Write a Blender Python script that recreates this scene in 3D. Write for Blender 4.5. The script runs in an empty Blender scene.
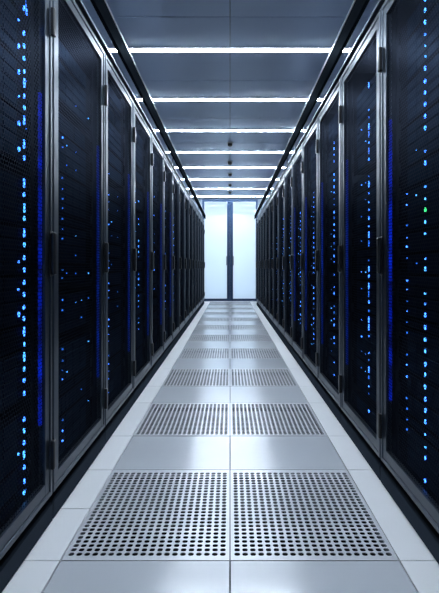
import bpy, bmesh, math, random
from mathutils import Vector, Matrix

random.seed(7)
scene = bpy.context.scene
COL = scene.collection

# ------------------------------------------------------------------ camera
F = 450.0                                   # focal length in pixels of the 439 x 593 frame
cam_d = bpy.data.cameras.new('camera')
cam = bpy.data.objects.new('camera', cam_d)
COL.objects.link(cam)
cam.location = (0.0, 0.0, 1.0)
cam.rotation_euler = (math.radians(90), 0, 0)
cam_d.sensor_fit = 'VERTICAL'
cam_d.sensor_height = 36.0
cam_d.lens = 36.0 * F / 593.0
cam_d.shift_x = -10.5 / 593.0
cam_d.shift_y = -29.5 / 593.0
cam_d.clip_start = 0.02
scene.camera = cam

# ------------------------------------------------------------------ world, light levels, exposure
world = bpy.data.worlds.new('world')
scene.world = world
world.use_nodes = True
world.node_tree.nodes['Background'].inputs[0].default_value = (0.30, 0.45, 0.8, 1)
world.node_tree.nodes['Background'].inputs[1].default_value = 0.0
scene.view_settings.view_transform = 'Standard'
scene.view_settings.look = 'None'
scene.view_settings.gamma = 1.0
scene.view_settings.use_curve_mapping = False
scene.view_settings.exposure = 0.0
CEIL_LIGHT = 90.0
CEIL_COL = (0.77, 0.88, 1.0)
BACK_POWER = 172.0
LED_POWER = 5.5
scene.cycles.max_bounces = 8
scene.cycles.transparent_max_bounces = 16
scene.cycles.sample_clamp_indirect = 4.0
scene.cycles.caustics_reflective = False
scene.cycles.caustics_refractive = False

# area light of the bright room behind the glass doors
al = bpy.data.lights.new('back_room_light', 'AREA')
al.shape = 'RECTANGLE'; al.size = 2.4; al.size_y = 1.6
al.energy = BACK_POWER; al.color = (0.86, 0.93, 1.0)
alo = bpy.data.objects.new('back_room_light', al)
COL.objects.link(alo)
alo.location = (0, 15.0, 2.85)
alo.rotation_euler = (math.radians(-35), 0, 0)

# ------------------------------------------------------------------ materials
def newmat(name):
    m = bpy.data.materials.new(name); m.use_nodes = True
    nt = m.node_tree
    return m, nt, nt.nodes['Principled BSDF']

def mat(name, col, rough=0.5, metal=0.0, spec=0.5, var=0.0, vscale=6.0, stretch=(1, 1, 1), rvar=0.0, bump=0.0, bscale=80.0):
    m, nt, b = newmat(name)
    b.inputs['Base Color'].default_value = (*col, 1)
    b.inputs['Roughness'].default_value = rough
    b.inputs['Metallic'].default_value = metal
    b.inputs['Specular IOR Level'].default_value = spec
    if var or rvar or bump:
        tc = nt.nodes.new('ShaderNodeTexCoord')
        mp = nt.nodes.new('ShaderNodeMapping'); mp.inputs['Scale'].default_value = stretch
        nt.links.new(tc.outputs['Object'], mp.inputs['Vector'])
        no = nt.nodes.new('ShaderNodeTexNoise'); no.inputs['Scale'].default_value = vscale; no.inputs['Detail'].default_value = 4
        nt.links.new(mp.outputs[0], no.inputs['Vector'])
        if var:
            mr = nt.nodes.new('ShaderNodeMapRange')
            mr.inputs['To Min'].default_value = 1 - var; mr.inputs['To Max'].default_value = 1 + var
            nt.links.new(no.outputs['Fac'], mr.inputs['Value'])
            vm = nt.nodes.new('ShaderNodeVectorMath'); vm.operation = 'SCALE'
            vm.inputs[0].default_value = col
            nt.links.new(mr.outputs[0], vm.inputs['Scale'])
            nt.links.new(vm.outputs[0], b.inputs['Base Color'])
        if rvar:
            mr = nt.nodes.new('ShaderNodeMapRange')
            mr.inputs['To Min'].default_value = rough - rvar; mr.inputs['To Max'].default_value = rough + rvar
            nt.links.new(no.outputs['Fac'], mr.inputs['Value'])
            nt.links.new(mr.outputs[0], b.inputs['Roughness'])
        if bump:
            n2 = nt.nodes.new('ShaderNodeTexNoise'); n2.inputs['Scale'].default_value = bscale
            nt.links.new(mp.outputs[0], n2.inputs['Vector'])
            bp = nt.nodes.new('ShaderNodeBump'); bp.inputs['Strength'].default_value = bump; bp.inputs['Distance'].default_value = 0.002
            nt.links.new(n2.outputs['Fac'], bp.inputs['Height'])
            nt.links.new(bp.outputs[0], b.inputs['Normal'])
    return m

def emat(name, col, strength, sample=True):
    m, nt, b = newmat(name)
    b.inputs['Base Color'].default_value = (*[c * .3 for c in col], 1)
    b.inputs['Roughness'].default_value = 0.4
    b.inputs['Emission Color'].default_value = (*col, 1)
    b.inputs['Emission Strength'].default_value = strength
    if not sample:
        m.cycles.emission_sampling = 'NONE'
    return m

def darkmat(name, col, gloss, rough):
    '''dark lacquer: a diffuse body with an even, weak sheen'''
    m, nt, b = newmat(name)
    nt.nodes.remove(b)
    d = nt.nodes.new('ShaderNodeBsdfDiffuse'); d.inputs[0].default_value = (*col, 1)
    g = nt.nodes.new('ShaderNodeBsdfGlossy'); g.inputs[0].default_value = (*gloss, 1); g.inputs['Roughness'].default_value = rough
    a = nt.nodes.new('ShaderNodeAddShader')
    nt.links.new(d.outputs[0], a.inputs[0]); nt.links.new(g.outputs[0], a.inputs[1])
    nt.links.new(a.outputs[0], nt.nodes['Material Output'].inputs['Surface'])
    return m

M = {}
M['tile'] = mat('glossy_floor_panel', (0.45, 0.475, 0.51), 0.17, 0.0, 1.0, var=0.04, vscale=3.0, rvar=0.03)
M['strip'] = mat('matte_floor_border', (0.66, 0.67, 0.69), 0.42, 0.0, 0.5, var=0.04, vscale=4.0)
M['perf'] = mat('perforated_floor_metal', (0.56, 0.58, 0.62), 0.25, 0.1, 0.8, var=0.04, vscale=3.0, rvar=0.03)
M['void'] = mat('dark_underfloor', (0.003, 0.0035, 0.005), 0.8, 0.0, 0.1)
M['joint'] = mat('dark_joint_gasket', (0.05, 0.06, 0.07), 0.7)
M['ceil'] = mat('satin_ceiling_panel', (0.53, 0.64, 0.84), 0.36, 0.2, 0.5, var=0.03, vscale=2.0)
M['fixture'] = mat('light_housing_metal', (0.6, 0.63, 0.67), 0.35, 0.7)
M['wall'] = mat('dark_wall_paint', (0.16, 0.19, 0.24), 0.6, var=0.05)
M['backwall'] = mat('white_wall_paint', (0.8, 0.84, 0.9), 0.7, var=0.02)
M['doorframe'] = darkmat('dark_blue_door_frame', (0.010, 0.022, 0.048), (0.025, 0.04, 0.07), 0.35)
M['bead'] = mat('white_glazing_bead', (0.8, 0.84, 0.88), 0.4)
M['chrome'] = mat('brushed_steel', (0.20, 0.22, 0.25), 0.3, 0.9)
M['steel'] = mat('grey_rack_frame_steel', (0.050, 0.065, 0.088), 0.34, 0.8, 0.5)
M['trim'] = mat('light_rack_trim_steel', (0.20, 0.235, 0.285), 0.30, 0.95)
M['plinth'] = darkmat('black_plinth_steel', (0.003, 0.004, 0.005), (0.026, 0.033, 0.044), 0.28)
M['body'] = darkmat('black_cabinet_steel', (0.004, 0.005, 0.008), (0.015, 0.018, 0.024), 0.4)
M['black'] = mat('black_handle_plastic', (0.010, 0.011, 0.013), 0.28, 0.0, 0.5)
M['beam'] = darkmat('black_overhead_rail', (0.0015, 0.002, 0.003), (0.003, 0.004, 0.005), 0.4)
M['lip'] = mat('bright_aluminium_lip', (0.85, 0.87, 0.90), 0.28, 1.0)
M['server'] = darkmat('dark_server_metal', (0.0015, 0.002, 0.0035), (0.003, 0.004, 0.007), 0.35)
M['bay'] = darkmat('drive_bay_plastic', (0.002, 0.0035, 0.007), (0.005, 0.011, 0.022), 0.3)
M['light'] = emat('ceiling_light_diffuser', CEIL_COL, CEIL_LIGHT)
M['led_a'] = emat('led_bright_blue', (0.04, 0.20, 1.0), LED_POWER, False)
M['led_b'] = emat('led_cyan', (0.06, 0.34, 1.0), LED_POWER * .7, False)
M['led_c'] = emat('led_dim_blue', (0.02, 0.17, 0.9), LED_POWER * .3, False)
M['led_g'] = emat('led_green', (0.05, 0.8, 0.25), LED_POWER * .4, False)
M['led_w'] = emat('led_white', (0.6, 0.8, 1.0), LED_POWER * .35, False)
M['strip_a'] = emat('blue_light_strip_strong', (0.0, 0.03, 1.0), 0.38)
M['strip_b'] = emat('blue_light_strip_faint', (0.0, 0.06, 0.9), 0.12)

# the diodes of the light strips are uneven along their length
for key in ('strip_a', 'strip_b'):
    nt = M[key].node_tree; b = nt.nodes['Principled BSDF']
    tc = nt.nodes.new('ShaderNodeTexCoord'); no = nt.nodes.new('ShaderNodeTexNoise'); no.inputs['Scale'].default_value = 14; no.inputs['Detail'].default_value = 5
    mr = nt.nodes.new('ShaderNodeMapRange'); mr.inputs['From Min'].default_value = .38; mr.inputs['From Max'].default_value = .68
    mr.inputs['To Min'].default_value = 0.03 ; mr.inputs['To Max'].default_value = 1.6 * b.inputs['Emission Strength'].default_value
    nt.links.new(tc.outputs['Object'], no.inputs['Vector']); nt.links.new(no.outputs['Fac'], mr.inputs['Value']); nt.links.new(mr.outputs[0], b.inputs['Emission Strength'])

# perforated steel of the rack doors: staggered round holes, really see-through
def mesh_mat():
    m = darkmat('perforated_door_steel', (0.003, 0.004, 0.006), (0.017, 0.021, 0.031), 0.32)
    nt = m.node_tree
    b = [n for n in nt.nodes if n.type == 'ADD_SHADER'][0]
    tc = nt.nodes.new('ShaderNodeTexCoord')
    p = 0.016
    def lattice(off):
        a = nt.nodes.new('ShaderNodeVectorMath'); a.operation = 'MULTIPLY_ADD'
        a.inputs[1].default_value = (0, 1 / p, 1 / (p * 1.732)); a.inputs[2].default_value = (0, off, off)
        nt.links.new(tc.outputs['Object'], a.inputs[0])
        f = nt.nodes.new('ShaderNodeVectorMath'); f.operation = 'FRACTION'
        nt.links.new(a.outputs[0], f.inputs[0])
        c = nt.nodes.new('ShaderNodeVectorMath'); c.operation = 'MULTIPLY_ADD'
        c.inputs[1].default_value = (0, 1, 1.732); c.inputs[2].default_value = (0, -.5, -.866)
        nt.links.new(f.outputs[0], c.inputs[0])
        l = nt.nodes.new('ShaderNodeVectorMath'); l.operation = 'LENGTH'
        nt.links.new(c.outputs[0], l.inputs[0])
        return l
    l1, l2 = lattice(0.0), lattice(0.5)
    mn = nt.nodes.new('ShaderNodeMath'); mn.operation = 'MINIMUM'
    nt.links.new(l1.outputs['Value'], mn.inputs[0]); nt.links.new(l2.outputs['Value'], mn.inputs[1])
    gt = nt.nodes.new('ShaderNodeMath'); gt.operation = 'GREATER_THAN'; gt.inputs[1].default_value = 0.41
    nt.links.new(mn.outputs[0], gt.inputs[0])
    tr = nt.nodes.new('ShaderNodeBsdfTransparent')
    mx = nt.nodes.new('ShaderNodeMixShader')
    nt.links.new(gt.outputs[0], mx.inputs[0])
    nt.links.new(tr.outputs[0], mx.inputs[1]); nt.links.new(b.outputs[0], mx.inputs[2])
    nt.links.new(mx.outputs[0], nt.nodes['Material Output'].inputs['Surface'])
    return m
M['mesh'] = mesh_mat()

def frosted():
    m, nt, b = newmat('frosted_glass')
    nt.nodes.remove(b)
    tl = nt.nodes.new('ShaderNodeBsdfTranslucent'); tl.inputs[0].default_value = (0.88, 0.955, 1.0, 1)
    gl = nt.nodes.new('ShaderNodeBsdfGlossy'); gl.inputs['Roughness'].default_value = 0.08
    gl.inputs[0].default_value = (0.9, 0.95, 1, 1)
    fr = nt.nodes.new('ShaderNodeFresnel'); fr.inputs[0].default_value = 1.5
    mx = nt.nodes.new('ShaderNodeMixShader')
    nt.links.new(fr.outputs[0], mx.inputs[0])
    nt.links.new(tl.outputs[0], mx.inputs[1]); nt.links.new(gl.outputs[0], mx.inputs[2])
    nt.links.new(mx.outputs[0], nt.nodes['Material Output'].inputs['Surface'])
    return m
M['glass'] = frosted()

# ------------------------------------------------------------------ mesh helpers
def bm_box(bm, x0, x1, y0, y1, z0, z1, bev=0.0, seg=1):
    x0, x1 = min(x0, x1), max(x0, x1)
    y0, y1 = min(y0, y1), max(y0, y1)
    z0, z1 = min(z0, z1), max(z0, z1)
    vs = [bm.verts.new(c) for c in ((x0, y0, z0), (x1, y0, z0), (x1, y1, z0), (x0, y1, z0),
                                    (x0, y0, z1), (x1, y0, z1), (x1, y1, z1), (x0, y1, z1))]
    fs = [bm.faces.new([vs[i] for i in q]) for q in ((3, 2, 1, 0), (4, 5, 6, 7), (0, 1, 5, 4), (1, 2, 6, 5), (2, 3, 7, 6), (3, 0, 4, 7))]
    if bev > 0:
        es = list({e for f in fs for e in f.edges})
        bmesh.ops.bevel(bm, geom=es, offset=bev, segments=seg, affect='EDGES', profile=0.5)

def bm_cyl(bm, c, r, h, axis='Z', n=16, r2=None, bev=0):
    rot = {'Z': Matrix.Identity(4), 'X': Matrix.Rotation(math.pi / 2, 4, 'Y'), 'Y': Matrix.Rotation(-math.pi / 2, 4, 'X')}[axis]
    bmesh.ops.create_cone(bm, cap_ends=True, cap_tris=False, segments=n, radius1=r, radius2=r if r2 is None else r2,
                          depth=h, matrix=Matrix.Translation(c) @ rot)

def tomesh(name, bm, m, smooth=False):
    bmesh.ops.recalc_face_normals(bm, faces=bm.faces)
    me = bpy.data.meshes.new(name); bm.to_mesh(me); bm.free()
    me.materials.append(m)
    if smooth:
        for p in me.polygons: p.use_smooth = True
    return me

def link(name, me, parent=None, loc=(0, 0, 0), rot=None):
    o = bpy.data.objects.new(name, me); COL.objects.link(o)
    o.location = loc
    if rot: o.rotation_euler = rot
    if parent: o.parent = parent
    return o

def boxes(name, lst, m, parent=None, loc=(0, 0, 0), bev=0.0, seg=1):
    bm = bmesh.new()
    for b in lst: bm_box(bm, *b, bev=bev, seg=seg)
    return link(name, tomesh(name, bm, m), parent, loc)

def tag(o, label=None, cat=None, group=None, kind=None):
    if label: o['label'] = label
    if cat: o['category'] = cat
    if group: o['group'] = group
    if kind: o['kind'] = kind
    return o

def empty(name, loc, label=None, cat=None, group=None, kind=None):
    o = bpy.data.objects.new(name, None); COL.objects.link(o); o.location = loc
    o.empty_display_size = 0.05
    return tag(o, label, cat, group, kind)

ORD = ['first', 'second', 'third', 'fourth', 'fifth', 'sixth', 'seventh', 'eighth', 'ninth', 'tenth', 'eleventh',
       'twelfth', 'thirteenth', 'fourteenth', 'fifteenth', 'sixteenth', 'seventeenth', 'eighteenth', 'nineteenth', 'twentieth']

# ------------------------------------------------------------------ dimensions (metres; camera at the origin, looking along +Y)
A = 0.698           # half the aisle: plane of the rack fronts
TX = 0.578          # outer edge of the large floor panels
H_CEIL = 3.0
Y_END = 13.0
Y_BACK = -1.3
WX = 1.80           # side walls
PITCH = 0.7476
L0, R0 = 1.030, 1.345
NL, NR = 15, 14
ROWS = [1.533, 2.664, 3.775, 4.905, 6.030, 7.155, 8.280, 9.405, 10.530, 11.655]
PDS = [0.686] + [0.648] * 9          # depth of each perforated panel
G = 0.0022          # half a joint

# ------------------------------------------------------------------ floor
bm = bmesh.new()
segs = []                        # (y0, y1, perforated)
segs.append((-1.25, -0.727, False)); segs.append((-0.727, -0.065, False)); segs.append((-0.065, 0.402, False)); segs.append((0.402, 1.066, False)); segs.append((1.066, ROWS[0], False))
for i, r in enumerate(ROWS):
    PD = PDS[i]
    segs.append((r, r + PD, True))
    nxt = ROWS[i + 1] if i + 1 < len(ROWS) else Y_END
    segs.append((r + PD, nxt, False))
for y0, y1, perf in segs:
    if not perf:
        for x0, x1 in ((-TX, 0), (0, TX)):
            bm_box(bm, x0 + G, x1 - G, y0 + G, y1 - G, -0.03, 0.0, bev=0.0012)
link('floor', tomesh('floor', bm, M['tile'])).update_tag()
tag(bpy.data.objects['floor'], kind='structure')
# light border strips along both rows
bm = bmesh.new()
for s in (-1, 1):
    ys = [-1.25]
    for y0, y1, perf in segs[1:]: ys.append(y0)
    if s < 0: ys.append(1.863)
    ys.append(Y_END); ys = sorted(set(ys))
    for a, b in zip(ys, ys[1:]):
        bm_box(bm, s * (TX + G), s * (A + 0.01), a + G * .8, b - G * .8, -0.03, 0.0, bev=0.001)
# floor under the racks and at the row ends
for s in (-1, 1):
    bm_box(bm, s * (A + 0.012), s * WX, Y_BACK, Y_END, -0.03, 0.0)
border = link('trim_1', tomesh('trim_1', bm, M['strip'])); tag(border, kind='structure')
sub = boxes('trim_2', [(-WX, WX, Y_BACK, Y_END, -0.40, -0.36)], M['void']); tag(sub, kind='structure')
# bearing rails below the joints
rails = []
for y0, y1, perf in segs:
    rails.append((-TX, TX, y0 - 0.012, y0 + 0.012, -0.06, -0.0315))
for x in (-TX, 0, TX):
    rails.append((x - 0.010, x + 0.010, Y_BACK, Y_END, -0.062, -0.0315))
stringers = boxes('trim_3', rails, M['joint']); tag(stringers, kind='structure')

def perf_mesh(PD):
    """steel panel with 20 x 26 rounded slots cut through it"""
    bm = bmesh.new()
    W = TX - 2 * G; D = PD - 2 * G
    nx, ny = 20, 26
    mx, my0, my1 = 0.009, 0.020, 0.026
    gx, gy = (W - 2 * mx) / nx, (D - my0 - my1) / ny
    rx, ry = 0.0100, 0.0094
    NS = 12
    def ring(cx, cy, z):
        out = []
        for k in range(NS):
            a = 2 * math.pi * k / NS
            c, s_ = math.cos(a), math.sin(a)
            e = 0.75
            out.append(bm.verts.new((cx + rx * math.copysign(abs(c) ** e, c), cy + ry * math.copysign(abs(s_) ** e, s_), z)))
        return out
    # grid verts of cell borders (corner + mid-edge) keep the panel watertight
    X = [-W / 2] + [-W / 2 + mx + gx * i for i in range(nx + 1)] + [W / 2]
    Y = [-D / 2] + [-D / 2 + my0 + gy * j for j in range(ny + 1)] + [D / 2]
    cache = {}
    def v(x, y, z=0.0):
        k = (round(x, 6), round(y, 6), z)
        if k not in cache: cache[k] = bm.verts.new((x, y, z))
        return cache[k]
    for i in range(len(X) - 1):
        for j in range(len(Y) - 1):
            x0, x1, y0, y1 = X[i], X[i + 1], Y[j], Y[j + 1]
            inner = 0 < i < len(X) - 2 and 0 < j < len(Y) - 2
            if not inner:
                bm.faces.new([v(x0, y0), v(x1, y0), v(x1, y1), v(x0, y1)]); continue
            cx, cy = (x0 + x1) / 2, (y0 + y1) / 2
            r = ring(cx, cy, 0.0); lo = ring(cx, cy, -0.002)
            c = [v(x1, y1), v(x0, y1), v(x0, y0), v(x1, y0)]     # quadrant corners at 45,135,225,315 deg
            q = NS // 4
            for k in range(4):
                # ring verts from k*q .. (k+1)*q around the corner k
                arc = [r[(k * q + t) % NS] for t in range(q + 1)]
                m1, m2 = arc[0], arc[-1]
                nxtc = c[(k + 1) % 4]
                h = q // 2 + 1
                bm.faces.new([c[k]] + list(reversed(arc)))
                bm.faces.new([c[k], arc[-1], nxtc])
            for k in range(NS):
                bm.faces.new([r[k], r[(k + 1) % NS], lo[(k + 1) % NS], lo[k]])
    # skirt
    for (xa, ya, xb, yb) in ((-W/2, -D/2, W/2, -D/2), (W/2, -D/2, W/2, D/2), (W/2, D/2, -W/2, D/2), (-W/2, D/2, -W/2, -D/2)):
        a = bm.verts.new((xa, ya, 0)); b = bm.verts.new((xb, yb, 0)); c_ = bm.verts.new((xb, yb, -0.03)); d = bm.verts.new((xa, ya, -0.03))
        bm.faces.new([a, d, c_, b])
    me = bpy.data.meshes.new('perforated_floor_panel'); bm.to_mesh(me); bm.free()
    me.materials.append(M['perf'])
    return me
PMS = {d: perf_mesh(d) for d in set(PDS)}
for i, r in enumerate(ROWS):
    PD = PDS[i]; pm = PMS[PD]
    for s, side in ((-1, 'left'), (1, 'right')):
        o = link('perforated_floor_panel', pm, None, (s * TX / 2, r + PD / 2, 0.0))
        where = ['nearest', 'second nearest', 'third nearest', 'fourth nearest', 'fifth nearest', 'sixth nearest', 'seventh nearest',
                 'third from the glass doors', 'second from the glass doors', 'closest to the glass doors'][i]
        tag(o, 'grey floor panel full of holes, %s, in the %s half of the aisle' % (where, side), 'floor vent', 'perforated floor panels along the aisle')

# ------------------------------------------------------------------ ceiling, walls
LY = [4.13 + 1.222 * k for k in range(-3, 8)]
jl = [Y_BACK] + [y - 0.53 for y in LY] + [LY[-1] + 0.25, Y_END]
jl = [Y_BACK] + sorted(y for y in jl[1:] if y > Y_BACK + .1)
jl = sorted(set(round(y, 3) for y in jl))
bm = bmesh.new()
for a, b in zip(jl, jl[1:]):
    for x0, x1 in ((-WX, -0.9 * 0 - 0.0), (0.0, WX)):
        bm_box(bm, x0 + 0.002, x1 - 0.002, a + 0.004, b - 0.004, H_CEIL, H_CEIL + 0.03, bev=0.0015)
tag(link('ceiling', tomesh('ceiling', bm, M['ceil'])), kind='structure')
tag(boxes('trim_4', [(-WX, WX, Y_BACK, Y_END, H_CEIL + 0.032, H_CEIL + 0.08)], M['joint']), kind='structure')
tag(boxes('wall_left', [(-WX - 0.1, -WX, Y_BACK, Y_END, -0.4, H_CEIL + 0.08)], M['wall']), kind='structure')
tag(boxes('wall_right', [(WX, WX + 0.1, Y_BACK, Y_END, -0.4, H_CEIL + 0.08)], M['wall']), kind='structure')
tag(boxes('wall_behind', [(-WX - .1, WX + .1, Y_BACK - 0.1, Y_BACK, -0.4, H_CEIL + 0.08)], M['wall']), kind='structure')
DW = 0.80; DH = 2.955
tag(boxes('wall_end', [(-WX - .1, -DW, Y_END, Y_END + 0.12, -0.4, H_CEIL + .08), (DW, WX + .1, Y_END, Y_END + 0.12, -0.4, H_CEIL + .08),
                       (-DW, DW, Y_END, Y_END + 0.12, DH, H_CEIL + .08), (-DW, DW, Y_END, Y_END + 0.12, -0.4, -0.002)], M['wall']), kind='structure')
# white room behind the glass
tag(boxes('wall_back_room', [(-WX - .1, WX + .1, 15.6, 15.7, -0.1, 3.2), (-WX - .1, -WX, Y_END + .12, 15.6, -0.1, 3.2), (WX, WX + .1, Y_END + .12, 15.6, -0.1, 3.2)], M['backwall']), kind='structure')
tag(boxes('ceiling_back_room', [(-WX - .1, WX + .1, Y_END + .12, 15.7, 3.2, 3.3)], M['backwall']), kind='structure')
tag(boxes('floor_back_room', [(-WX - .1, WX + .1, Y_END + .12, 15.7, -0.1, 0)], M['backwall']), kind='structure')

# ------------------------------------------------------------------ glass double door
fr = boxes('trim_5', [(-DW, -DW + .03, Y_END - .02, Y_END + .10, 0, DH), (DW - .03, DW, Y_END - .02, Y_END + .10, 0, DH), (-DW + .03, DW - .03, Y_END - .02, Y_END + .10, DH - .03, DH),
                      (-0.0155, 0.0155, Y_END + 0.0, Y_END + .08, 0.012, DH - .031)], M['doorframe'], bev=0.004)
tag(fr, kind='structure')
for n, s in ((1, -1), (2, 1)):
    d = empty('door_%d' % n, (s * (DW - .032), Y_END + 0.02, 0.0), kind='structure')
    x_in, x_out = -s * (DW - .032 - 0.016), 0.0           # local x of meeting edge and hinge edge
    w_in, w_out = 0.070, 0.024
    f = boxes('door_leaf_frame', [
        (x_in, x_in + s * w_in, -0.02, 0.03, 0.012, DH - .034), (x_out, x_out - s * w_out, -0.02, 0.03, 0.012, DH - .034),
        (x_in + s * w_in, x_out - s * w_out, -0.02, 0.03, 0.012, 0.085), (x_in + s * w_in, x_out - s * w_out, -0.02, 0.03, 2.885, DH - .034)], M['doorframe'], d, bev=0.003)
    boxes('glass_pane', [(x_in + s * (w_in - .008), x_out - s * (w_out - .008), 0.0, 0.010, 0.078, 2.892)], M['glass'], d)
    gx0, gx1, bd = x_in + s * w_in, x_out - s * w_out, s * .009
    boxes('glazing_bead', [(gx0, gx0 + bd, -.016, -.001, .085, 2.885), (gx1 - bd, gx1, -.016, -.001, .085, 2.885), (gx0 + bd, gx1 - bd, -.016, -.001, .085, .094), (gx0 + bd, gx1 - bd, -.016, -.001, 2.876, 2.885)], M['bead'], d)
    bm = bmesh.new()
    hx = x_in + s * 0.078
    bm_box(bm, hx - .016, hx + .016, -0.075, -0.055, 1.05, 1.31, bev=0.004, seg=2)
    for z in (1.08, 1.28): bm_cyl(bm, (hx, -0.039, z), 0.008, 0.038, 'Y', 10)
    tag(link('pull_handle', tomesh('pull_handle', bm, M['chrome']), d), 'brushed steel bar handle')

# ------------------------------------------------------------------ ceiling lights
bmf = bmesh.new()
LW, LH = 1.34, 0.029
for sx in (-1, 1): bm_box(bmf, sx * LW, sx * (LW + 0.012), -LH - .006, LH + .006, -0.016, 0.0, bev=.002)
for sy in (-1, 1): bm_box(bmf, -LW, LW, sy * LH, sy * (LH + 0.006), -0.010, 0.0, bev=.001)
me_f = tomesh('light_frame', bmf, M['fixture'])
bmd = bmesh.new(); bm_box(bmd, -LW + .001, LW - .001, -LH + .0005, LH - .0005, -0.012, -0.001, bev=0.002, seg=1)
me_d = tomesh('light_diffuser', bmd, M['light'])
for k, y in enumerate(LY):
    vis = k - 3
    if vis < 0:
        lab = 'long white ceiling light just above the camera, %s behind the visible ones' % ['third', 'second', 'first'][k]
    else:
        lab = 'long white ceiling light across the aisle, %s in the photo' % (
            ['topmost and nearest', 'second from top', 'third from top', 'fourth from top', 'fifth from top', 'third lowest', 'second lowest', 'lowest, above the glass doors'][vis])
    t = empty('ceiling_light', (0, y, H_CEIL - 0.0005), lab, 'ceiling light', 'linear ceiling lights across the aisle')
    link('light_frame', me_f, t); link('light_diffuser', me_d, t)

# sprinklers on the ceiling centreline
bms = bmesh.new()
bm_cyl(bms, (0, 0, -0.006), 0.052, 0.012, n=24, r2=0.058)
me_s1 = tomesh('mounting_plate', bms, M['fixture'])
bms = bmesh.new()
bm_cyl(bms, (0, 0, -0.030), 0.036, 0.036, n=20); bm_cyl(bms, (0, 0, -0.052), 0.022, 0.008, n=16)
me_s2 = tomesh('detector_head', bms, M['black'])
for y, w in ((7.25, 'nearest'), (8.55, 'second nearest'), (9.62, 'third nearest'), (10.85, 'second closest to the doors'), (11.95, 'closest to the doors')):
    t = empty('smoke_detector', (0, y, H_CEIL - 0.0005), 'small dark round ceiling detector between the light bars, %s' % w, 'detector', 'ceiling detectors on the centre line')
    link('mounting_plate', me_s1, t); link('detector_head', me_s2, t)

# ------------------------------------------------------------------ overhead rails hung above the rack fronts
for s, side, y0, y1 in ((-1, 'left', -1.2, 12.9), (1, 'right', -1.2, 12.9)):
    t = empty('overhead_rail', (s * A, 0, 2.37), 'long black overhead rail with bright top lip above the %s row of racks' % side, 'rail', 'overhead rails along the aisle')
    boxes('rail_beam', [(0, s * 0.022, y0, y1, 0.0, 0.112)], M['beam'], t, bev=0.002)
    boxes('bright_lip', [(-s * 0.003, s * 0.022, y0, y1, 0.1125, 0.124)], M['lip'], t, bev=0.002)
    for y in (0.15, 5.6, 7.9, 10.1, 11.6):
        bm = bmesh.new(); bm_box(bm, s * .008, s * .018, y - .012, y + .012, -0.107, -0.001, bev=.001)
        link('support_post', tomesh('support_post', bm, M['body']), t)

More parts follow.
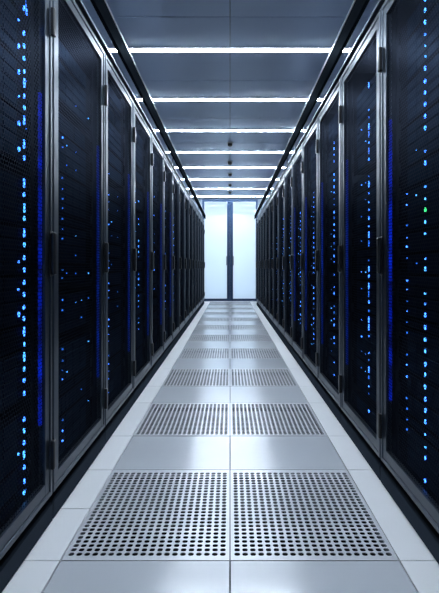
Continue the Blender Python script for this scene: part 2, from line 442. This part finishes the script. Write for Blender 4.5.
# ------------------------------------------------------------------ server racks
HW = PITCH / 2
TOP = 2.262
DZ0, DZ1 = 0.106, 2.200        # door bottom / top
def rack_meshes(s):
    R = {}
    bm = bmesh.new()
    w = HW - 0.0015
    bm_box(bm, s * .036, s * 1.05, -w, -w + .018, 0.085, 2.245)         # sides
    bm_box(bm, s * .036, s * 1.05, w - .018, w, 0.085, 2.245)
    bm_box(bm, s * 1.035, s * 1.05, -w + .018, w - .018, 0.085, 2.245)  # back
    bm_box(bm, s * .036, s * 1.035, -w + .018, w - .018, 2.215, 2.245)   # roof
    bm_box(bm, s * .036, s * 1.035, -w + .018, w - .018, 0.085, 0.115)   # bottom
    for y in (-w + .05, w - .075): bm_box(bm, s * .055, s * .075, y, y + .025, 0.115, 2.215)
    R['body'] = tomesh('cabinet_body', bm, M['body'])
    bm = bmesh.new()
    bm_box(bm, s * .0, s * 1.03, -w + .003, w - .003, 0.0, 0.078, bev=.006)
    R['plinth'] = tomesh('plinth', bm, M['plinth'])
    bm = bmesh.new()
    bm_box(bm, s * 0.004, s * .03, -w, w, TOP - .014, TOP, bev=.003, seg=2)
    bm_box(bm, s * .0305, s * 1.05, -w, w, 2.2455, TOP, bev=.002)
    R['top'] = tomesh('top_trim', bm, M['trim'])
    # door frame: outer bead + recessed inner flat
    bm = bmesh.new()
    e = HW - 0.0065; b_ = 0.020; f_ = 0.060
    for sy in (-1, 1):
        bm_box(bm, 0, s * .032, sy * (e - b_), sy * e, DZ0, DZ1, bev=.0035, seg=2)
        bm_box(bm, s * .0045, s * .030, sy * (e - f_), sy * (e - b_ - .002), DZ0 + b_, DZ1 - b_, bev=.002)
    for z0, z1, q0, q1 in ((DZ0, DZ0 + b_, DZ0 + b_ + .002, DZ0 + .066), (DZ1 - b_, DZ1, DZ1 - .062, DZ1 - b_ - .002)):
        bm_box(bm, s * .0005, s * .0315, -e + b_ * .5, e - b_ * .5, z0, z1, bev=.0035, seg=2)
        bm_box(bm, s * .005, s * .0295, -e + f_ - .003, e - f_ + .003, q0, q1, bev=.002)
    bm_box(bm, s * .012, s * .028, -e + .01, -e + .05, DZ0 + .01, DZ1 - .01); bm_box(bm, s * .012, s * .028, e - .05, e - .01, DZ0 + .01, DZ1 - .01)
    R['frame'] = tomesh('door', bm, M['steel'])
    bm = bmesh.new()
    vs = [bm.verts.new((s * .013, y, z)) for y, z in ((-e + .055, DZ0 + .06), (e - .055, DZ0 + .06), (e - .055, DZ1 - .056), (-e + .055, DZ1 - .056))]
    bm.faces.new(vs)
    R['mesh'] = tomesh('perforated_panel', bm, M['mesh'])
    # handle: long rounded grip on a slim backing plate
    bm = bmesh.new()
    bm_box(bm, -s * .022, -s * .004, -.015, .015, -.083, .083, bev=.007, seg=3)
    bm_box(bm, -s * .004, 0, -.0165, .0165, -.088, .088, bev=.0015)
    bm_box(bm, -s * .008, s * .0, -.010, .010, -.070, -.045); bm_box(bm, -s * .008, 0, -.010, .010, .045, .070)
    R['handle'] = tomesh('handle', bm, M['black'])
    bm = bmesh.new()
    bm_box(bm, -s * .017, 0, -.012, .012, -.056, .056, bev=.005, seg=2)
    bm_cyl(bm, (-s * .0085, .0145, 0), .005, .100, 'Z', 10)
    R['hinge'] = tomesh('hinge', bm, M['black'])
    bm = bmesh.new()
    bm_cyl(bm, (s * .05, 0, .006), .013, .012, n=14)
    bmesh.ops.create_cone(bm, segments=12, radius1=.006, radius2=.006, depth=.014, matrix=Matrix.Translation((s * .05, 0, .018)))
    # ring of the eye bolt
    N, K, RR, rr = 14, 6, .013, .0035
    grid = [[bm.verts.new((s * .05 + rr * math.sin(2 * math.pi * k / K), (RR + rr * math.cos(2 * math.pi * k / K)) * math.cos(2 * math.pi * n / N),
                           .034 + (RR + rr * math.cos(2 * math.pi * k / K)) * math.sin(2 * math.pi * n / N))) for k in range(K)] for n in range(N)]
    for n in range(N):
        for k in range(K):
            bm.faces.new([grid[n][k], grid[(n + 1) % N][k], grid[(n + 1) % N][(k + 1) % K], grid[n][(k + 1) % K]])
    R['eye'] = tomesh('eye_bolt', bm, M['plinth'])
    for key in ('a', 'b'):
        bm = bmesh.new()
        z0, z1 = (0.40, 1.66)
        bm_box(bm, s * .016, s * .028, HW - .078, HW - .068, z0, z1, bev=.001)
        R['strip_' + key] = tomesh('blue_light_strip', bm, M['strip_' + key])
    return R
RM = {-1: rack_meshes(-1), 1: rack_meshes(1)}

def make_rack(s, idx, yc, strip):
    side = 'left' if s < 0 else 'right'
    if idx < 0: lab = 'black rack beside the camera, before the first visible one, %s row' % side
    else: lab = 'tall black server rack with perforated steel door, %s from the front in the %s row' % (ORD[idx], side)
    t = empty('server_rack', (s * A, yc, 0), lab, 'server rack', 'server racks in the %s row' % side)
    R = RM[s]
    link('cabinet_body', R['body'], t); link('plinth', R['plinth'], t); link('top_trim', R['top'], t)
    d = link('door', R['frame'], t)
    link('perforated_panel', R['mesh'], d)
    e = HW - .0045
    link('handle', R['handle'], d, (0, e - .021, 1.052))
    link('hinge', R['hinge'], d, (0, e - .016, 1.955)); link('hinge', R['hinge'], d, (0, e - .016, 0.268))
    link('eye_bolt', R['eye'], t, (0, HW - .03, TOP)); link('eye_bolt', R['eye'], t, (0, -HW + .03, TOP))
    if strip: link('blue_light_strip', R['strip_' + strip], t)
    return t

# ------------------------------------------------------------------ servers inside the racks
U = 0.0445
SW = 0.248         # half width of the front incl. ears
def server_meshes(s):
    S = {}
    for kind, hu in (('vent', 2), ('bays', 2), ('bays', 4), ('vent', 1)):
        h = hu * U - 0.003
        bm = bmesh.new()
        bm_box(bm, s * .010, s * .62, -.222, .222, 0.001, h - .001)
        S[(kind, hu, 'case')] = tomesh('chassis', bm, M['server'])
        bm = bmesh.new()
        bm_box(bm, s * .0, s * .0095, -SW, SW, 0.0, h, bev=.0012)
        for sy in (-1, 1):     # ear handles
            bm_box(bm, -s * .010, s * .0, sy * (SW - .012), sy * (SW - .004), h * .2, h * .8, bev=.0015)
        S[(kind, hu, 'face')] = tomesh('front_panel', bm, M['server'])
        bm = bmesh.new()
        if kind == 'bays':
            rows = hu // 2 * 2 if hu > 2 else 1
            n = 8 if hu == 2 else 4
            rows = 1 if hu == 2 else 4
            for i in range(n):
                for j in range(rows):
                    y0 = -.222 + .385 / n * i; z0 = .006 + (h - .012) / rows * j
                    y1 = y0 + .385 / n - .004; z1 = z0 + (h - .012) / rows - .003
                    bm_box(bm, -s * .005, s * .0, y0, y1, z0, z1, bev=.0012)
                    bm_box(bm, -s * .0075, -s * .005, y0 + .004, y1 - .008, z0 + .004, z0 + .008)
        else:
            n = max(2, int((h - .010) / .008))
            for j in range(n):
                z0 = .006 + (h - .012) / n * j
                bm_box(bm, -s * .004, 0, -.215, -.02, z0, z0 + .004)
                bm_box(bm, -s * .004, 0, .00, .15, z0, z0 + .004)
        S[(kind, hu, 'detail')] = tomesh('drive_bays' if kind == 'bays' else 'vent_grille', bm, M['bay'])
    # status lights
    for nm, (ry, rz) in {'dot': (.0042, .0042), 'oval': (.0055, .0085), 'bar': (.0045, .017), 'small': (.0028, .0028), 'long': (.0030, .036)}.items():
        for c in 'abcgw':
            bm = bmesh.new()
            N = 10
            f = [bm.verts.new((-s * .004, ry * math.cos(2 * math.pi * k / N), rz * math.sin(2 * math.pi * k / N))) for k in range(N)]
            b = [bm.verts.new((-s * .0001, ry * math.cos(2 * math.pi * k / N), rz * math.sin(2 * math.pi * k / N))) for k in range(N)]
            bm.faces.new(f); bm.faces.new(list(reversed(b)))
            for k in range(N): bm.faces.new([f[k], b[k], b[(k + 1) % N], f[(k + 1) % N]])
            S[('led', nm, c)] = tomesh('status_light', bm, M['led_' + c])
    return S
SM = {-1: server_meshes(-1), 1: server_meshes(1)}

# per rack: list of (y offset from rack centre, chance, shape pool, colour pool, z range)
LEFT = {
    0: [(.207, 1.0, ('oval', 'oval', 'bar'), 'aab', (0, 3)), (.166, .55, ('dot', 'oval'), 'ab', (0, 3)), (.240, .65, ('long',), 'a', (1.72, 3)), (.240, .35, ('small',), 'cc', (0, 1.7)), (-.06, .4, ('small',), 'cb', (0, 3))],
    1: [(-.172, .75, ('dot', 'dot', 'small'), 'cac', (.15, 1.6)), (-.12, .35, ('small',), 'cb', (.3, 1.7)), (.08, .3, ('small', 'dot'), 'cb', (.2, 1.5)), (.0, .3, ('small',), 'cb', (.2, 1.8)), (.19, .2, ('small',), 'cb', (.2, 1.8))],
    2: [(-.165, .8, ('dot', 'small'), 'cac', (.2, 1.6)), (-.10, .45, ('dot', 'small'), 'cb', (.7, 1.7)), (.05, .2, ('small',), 'c', (.3, 1.6))],
    3: [(-.02, .8, ('dot', 'oval'), 'cab', (.5, 1.6)), (-.15, .4, ('small', 'dot'), 'cb', (.5, 1.6))],
}
RIGHT = {
    0: [(-.020, .95, ('oval', 'oval', 'dot'), 'aab', (0.1, 3)), (.155, .7, ('dot', 'small'), 'ca', (.3, 1.5)), (.06, .25, ('small',), 'cb', (.3, 1.6))],
    1: [(-.078, .95, ('dot', 'oval', 'bar'), 'aac', (0.2, 2.0)), (.055, .6, ('dot', 'small'), 'cac', (.4, 1.8)), (-.02, .4, ('small',), 'cb', (.4, 1.8))],
    2: [(-.030, .95, ('dot', 'oval'), 'ca', (0.2, 1.9)), (.06, .6, ('small', 'dot'), 'cb', (.3, 1.6))],
    3: [(.0, .9, ('dot', 'oval'), 'ca', (0.3, 1.7)), (.10, .5, ('small', 'dot'), 'cb', (.3, 1.7))],
}
FARL = [(-.02, .6, ('dot', 'oval'), 'cac', (.5, 1.7)), (-.15, .35, ('dot',), 'cb', (.6, 1.5))]
FARR = [(.0, .8, ('dot', 'oval'), 'cac', (.4, 1.7)), (.12, .4, ('dot',), 'cb', (.4, 1.5))]

TYPES = {('vent', 2): 'vented', ('bays', 2): 'drive-bay', ('bays', 4): 'tall drive-bay', ('vent', 1): 'slim vented'}
total = 0
FRONT = 0.047
def fill_rack(s, idx, yc):
    """stack servers in a rack; one object each"""
    global total
    side = 'left' if s < 0 else 'right'
    rnd = random.Random(100 * (idx + 3) + (7 if s > 0 else 0))
    spec = (LEFT if s < 0 else RIGHT).get(idx, FARL if s < 0 else FARR)
    z = 0.17; n = 0
    while z < 2.06:
        kind, hu = rnd.choice([('vent', 2), ('bays', 2), ('bays', 2), ('bays', 4), ('bays', 4), ('vent', 1), ('bays', 4), ('bays', 4)])
        if rnd.random() < 0.10: z += U
        if z + hu * U > 2.17: break
        lab = '%s black server, %s from the bottom of the %s rack in the %s row' % (TYPES[(kind, hu)], ORD[n], ORD[idx], side)
        t = empty('rack_server', (s * (A + FRONT), yc, z), lab, 'server', 'servers inside the %s row of racks' % side)
        S = SM[s]
        link('chassis', S[(kind, hu, 'case')], t)
        face = link('front_panel', S[(kind, hu, 'face')], t)
        link('drive_bays' if kind == 'bays' else 'vent_grille', S[(kind, hu, 'detail')], face)
        h = hu * U - .003
        for (dy, ch, shapes, cols, zr) in spec:
            reps = hu if ch >= .7 else max(1, hu // 2)
            for r_ in range(reps):
                zz = h * (r_ + .5) / reps
                if not (zr[0] < z + zz < zr[1]): continue
                if rnd.random() > min(ch, .88): continue
                sh = rnd.choice(shapes); c = rnd.choice(cols)
                if s > 0 and idx == 0 and rnd.random() < .02: c = 'g'
                if sh in ('bar', 'long') and hu == 1: sh = 'oval'
                rz = {'dot': .0042, 'oval': .0085, 'bar': .017, 'small': .0028, 'long': .036}[sh] + .002
                zz = min(max(zz + rnd.uniform(-.004, .004), rz), h - rz)
                link('status_light', S[('led', sh, c)], t, (-s * .0005 if abs(dy) > .225 else -s * .006, dy + rnd.uniform(-.002, .002), zz))
        z += hu * U; n += 1; total += 1

for s, n, y0 in ((-1, NL, L0), (1, NR, R0)):
    for i in range(-1, n):
        yc = y0 + PITCH * (i + .5)
        strip = {-1: {0: 'a', 1: 'b', 2: 'b', 3: 'b', 4: 'b', 5: 'b'}, 1: {0: 'a', 1: 'b', 2: 'b', 3: 'b', 4: 'b'}}[s].get(i)
        make_rack(s, i, yc, strip)
        if 0 <= i < 9: fill_rack(s, i, yc)
print('servers', total)

# equipment seen only as specks of light in the farthest racks
for s, n, y0, side in ((-1, NL, L0, 'left'), (1, NR, R0, 'right')):
    rnd = random.Random(5 + s)
    bm = bmesh.new()
    leds = bmesh.new()
    for i in range(9, n):
        yc = y0 + PITCH * (i + .5)
        z = .17
        while z < 2.05:
            h = rnd.choice((2, 4, 4)) * U
            bm_box(bm, s * (A + FRONT), s * (A + .6), yc - .24, yc + .24, z, z + h - .004)
            if rnd.random() < .7 and .4 < z < 1.7:
                yy = yc + rnd.choice((-.15, 0, 0))
                bm_box(leds, s * (A + FRONT - .004), s * (A + FRONT), yy - .006, yy + .006, z + h / 2 - .008, z + h / 2 + .008)
            z += h
    o = link('far_servers', tomesh('far_servers', bm, M['server']))
    tag(o, 'stacked dark servers inside the farthest racks of the %s row' % side, 'servers', None, 'stuff')
    link('status_lights', tomesh('status_lights', leds, M['led_c']), o)['kind'] = 'stuff'
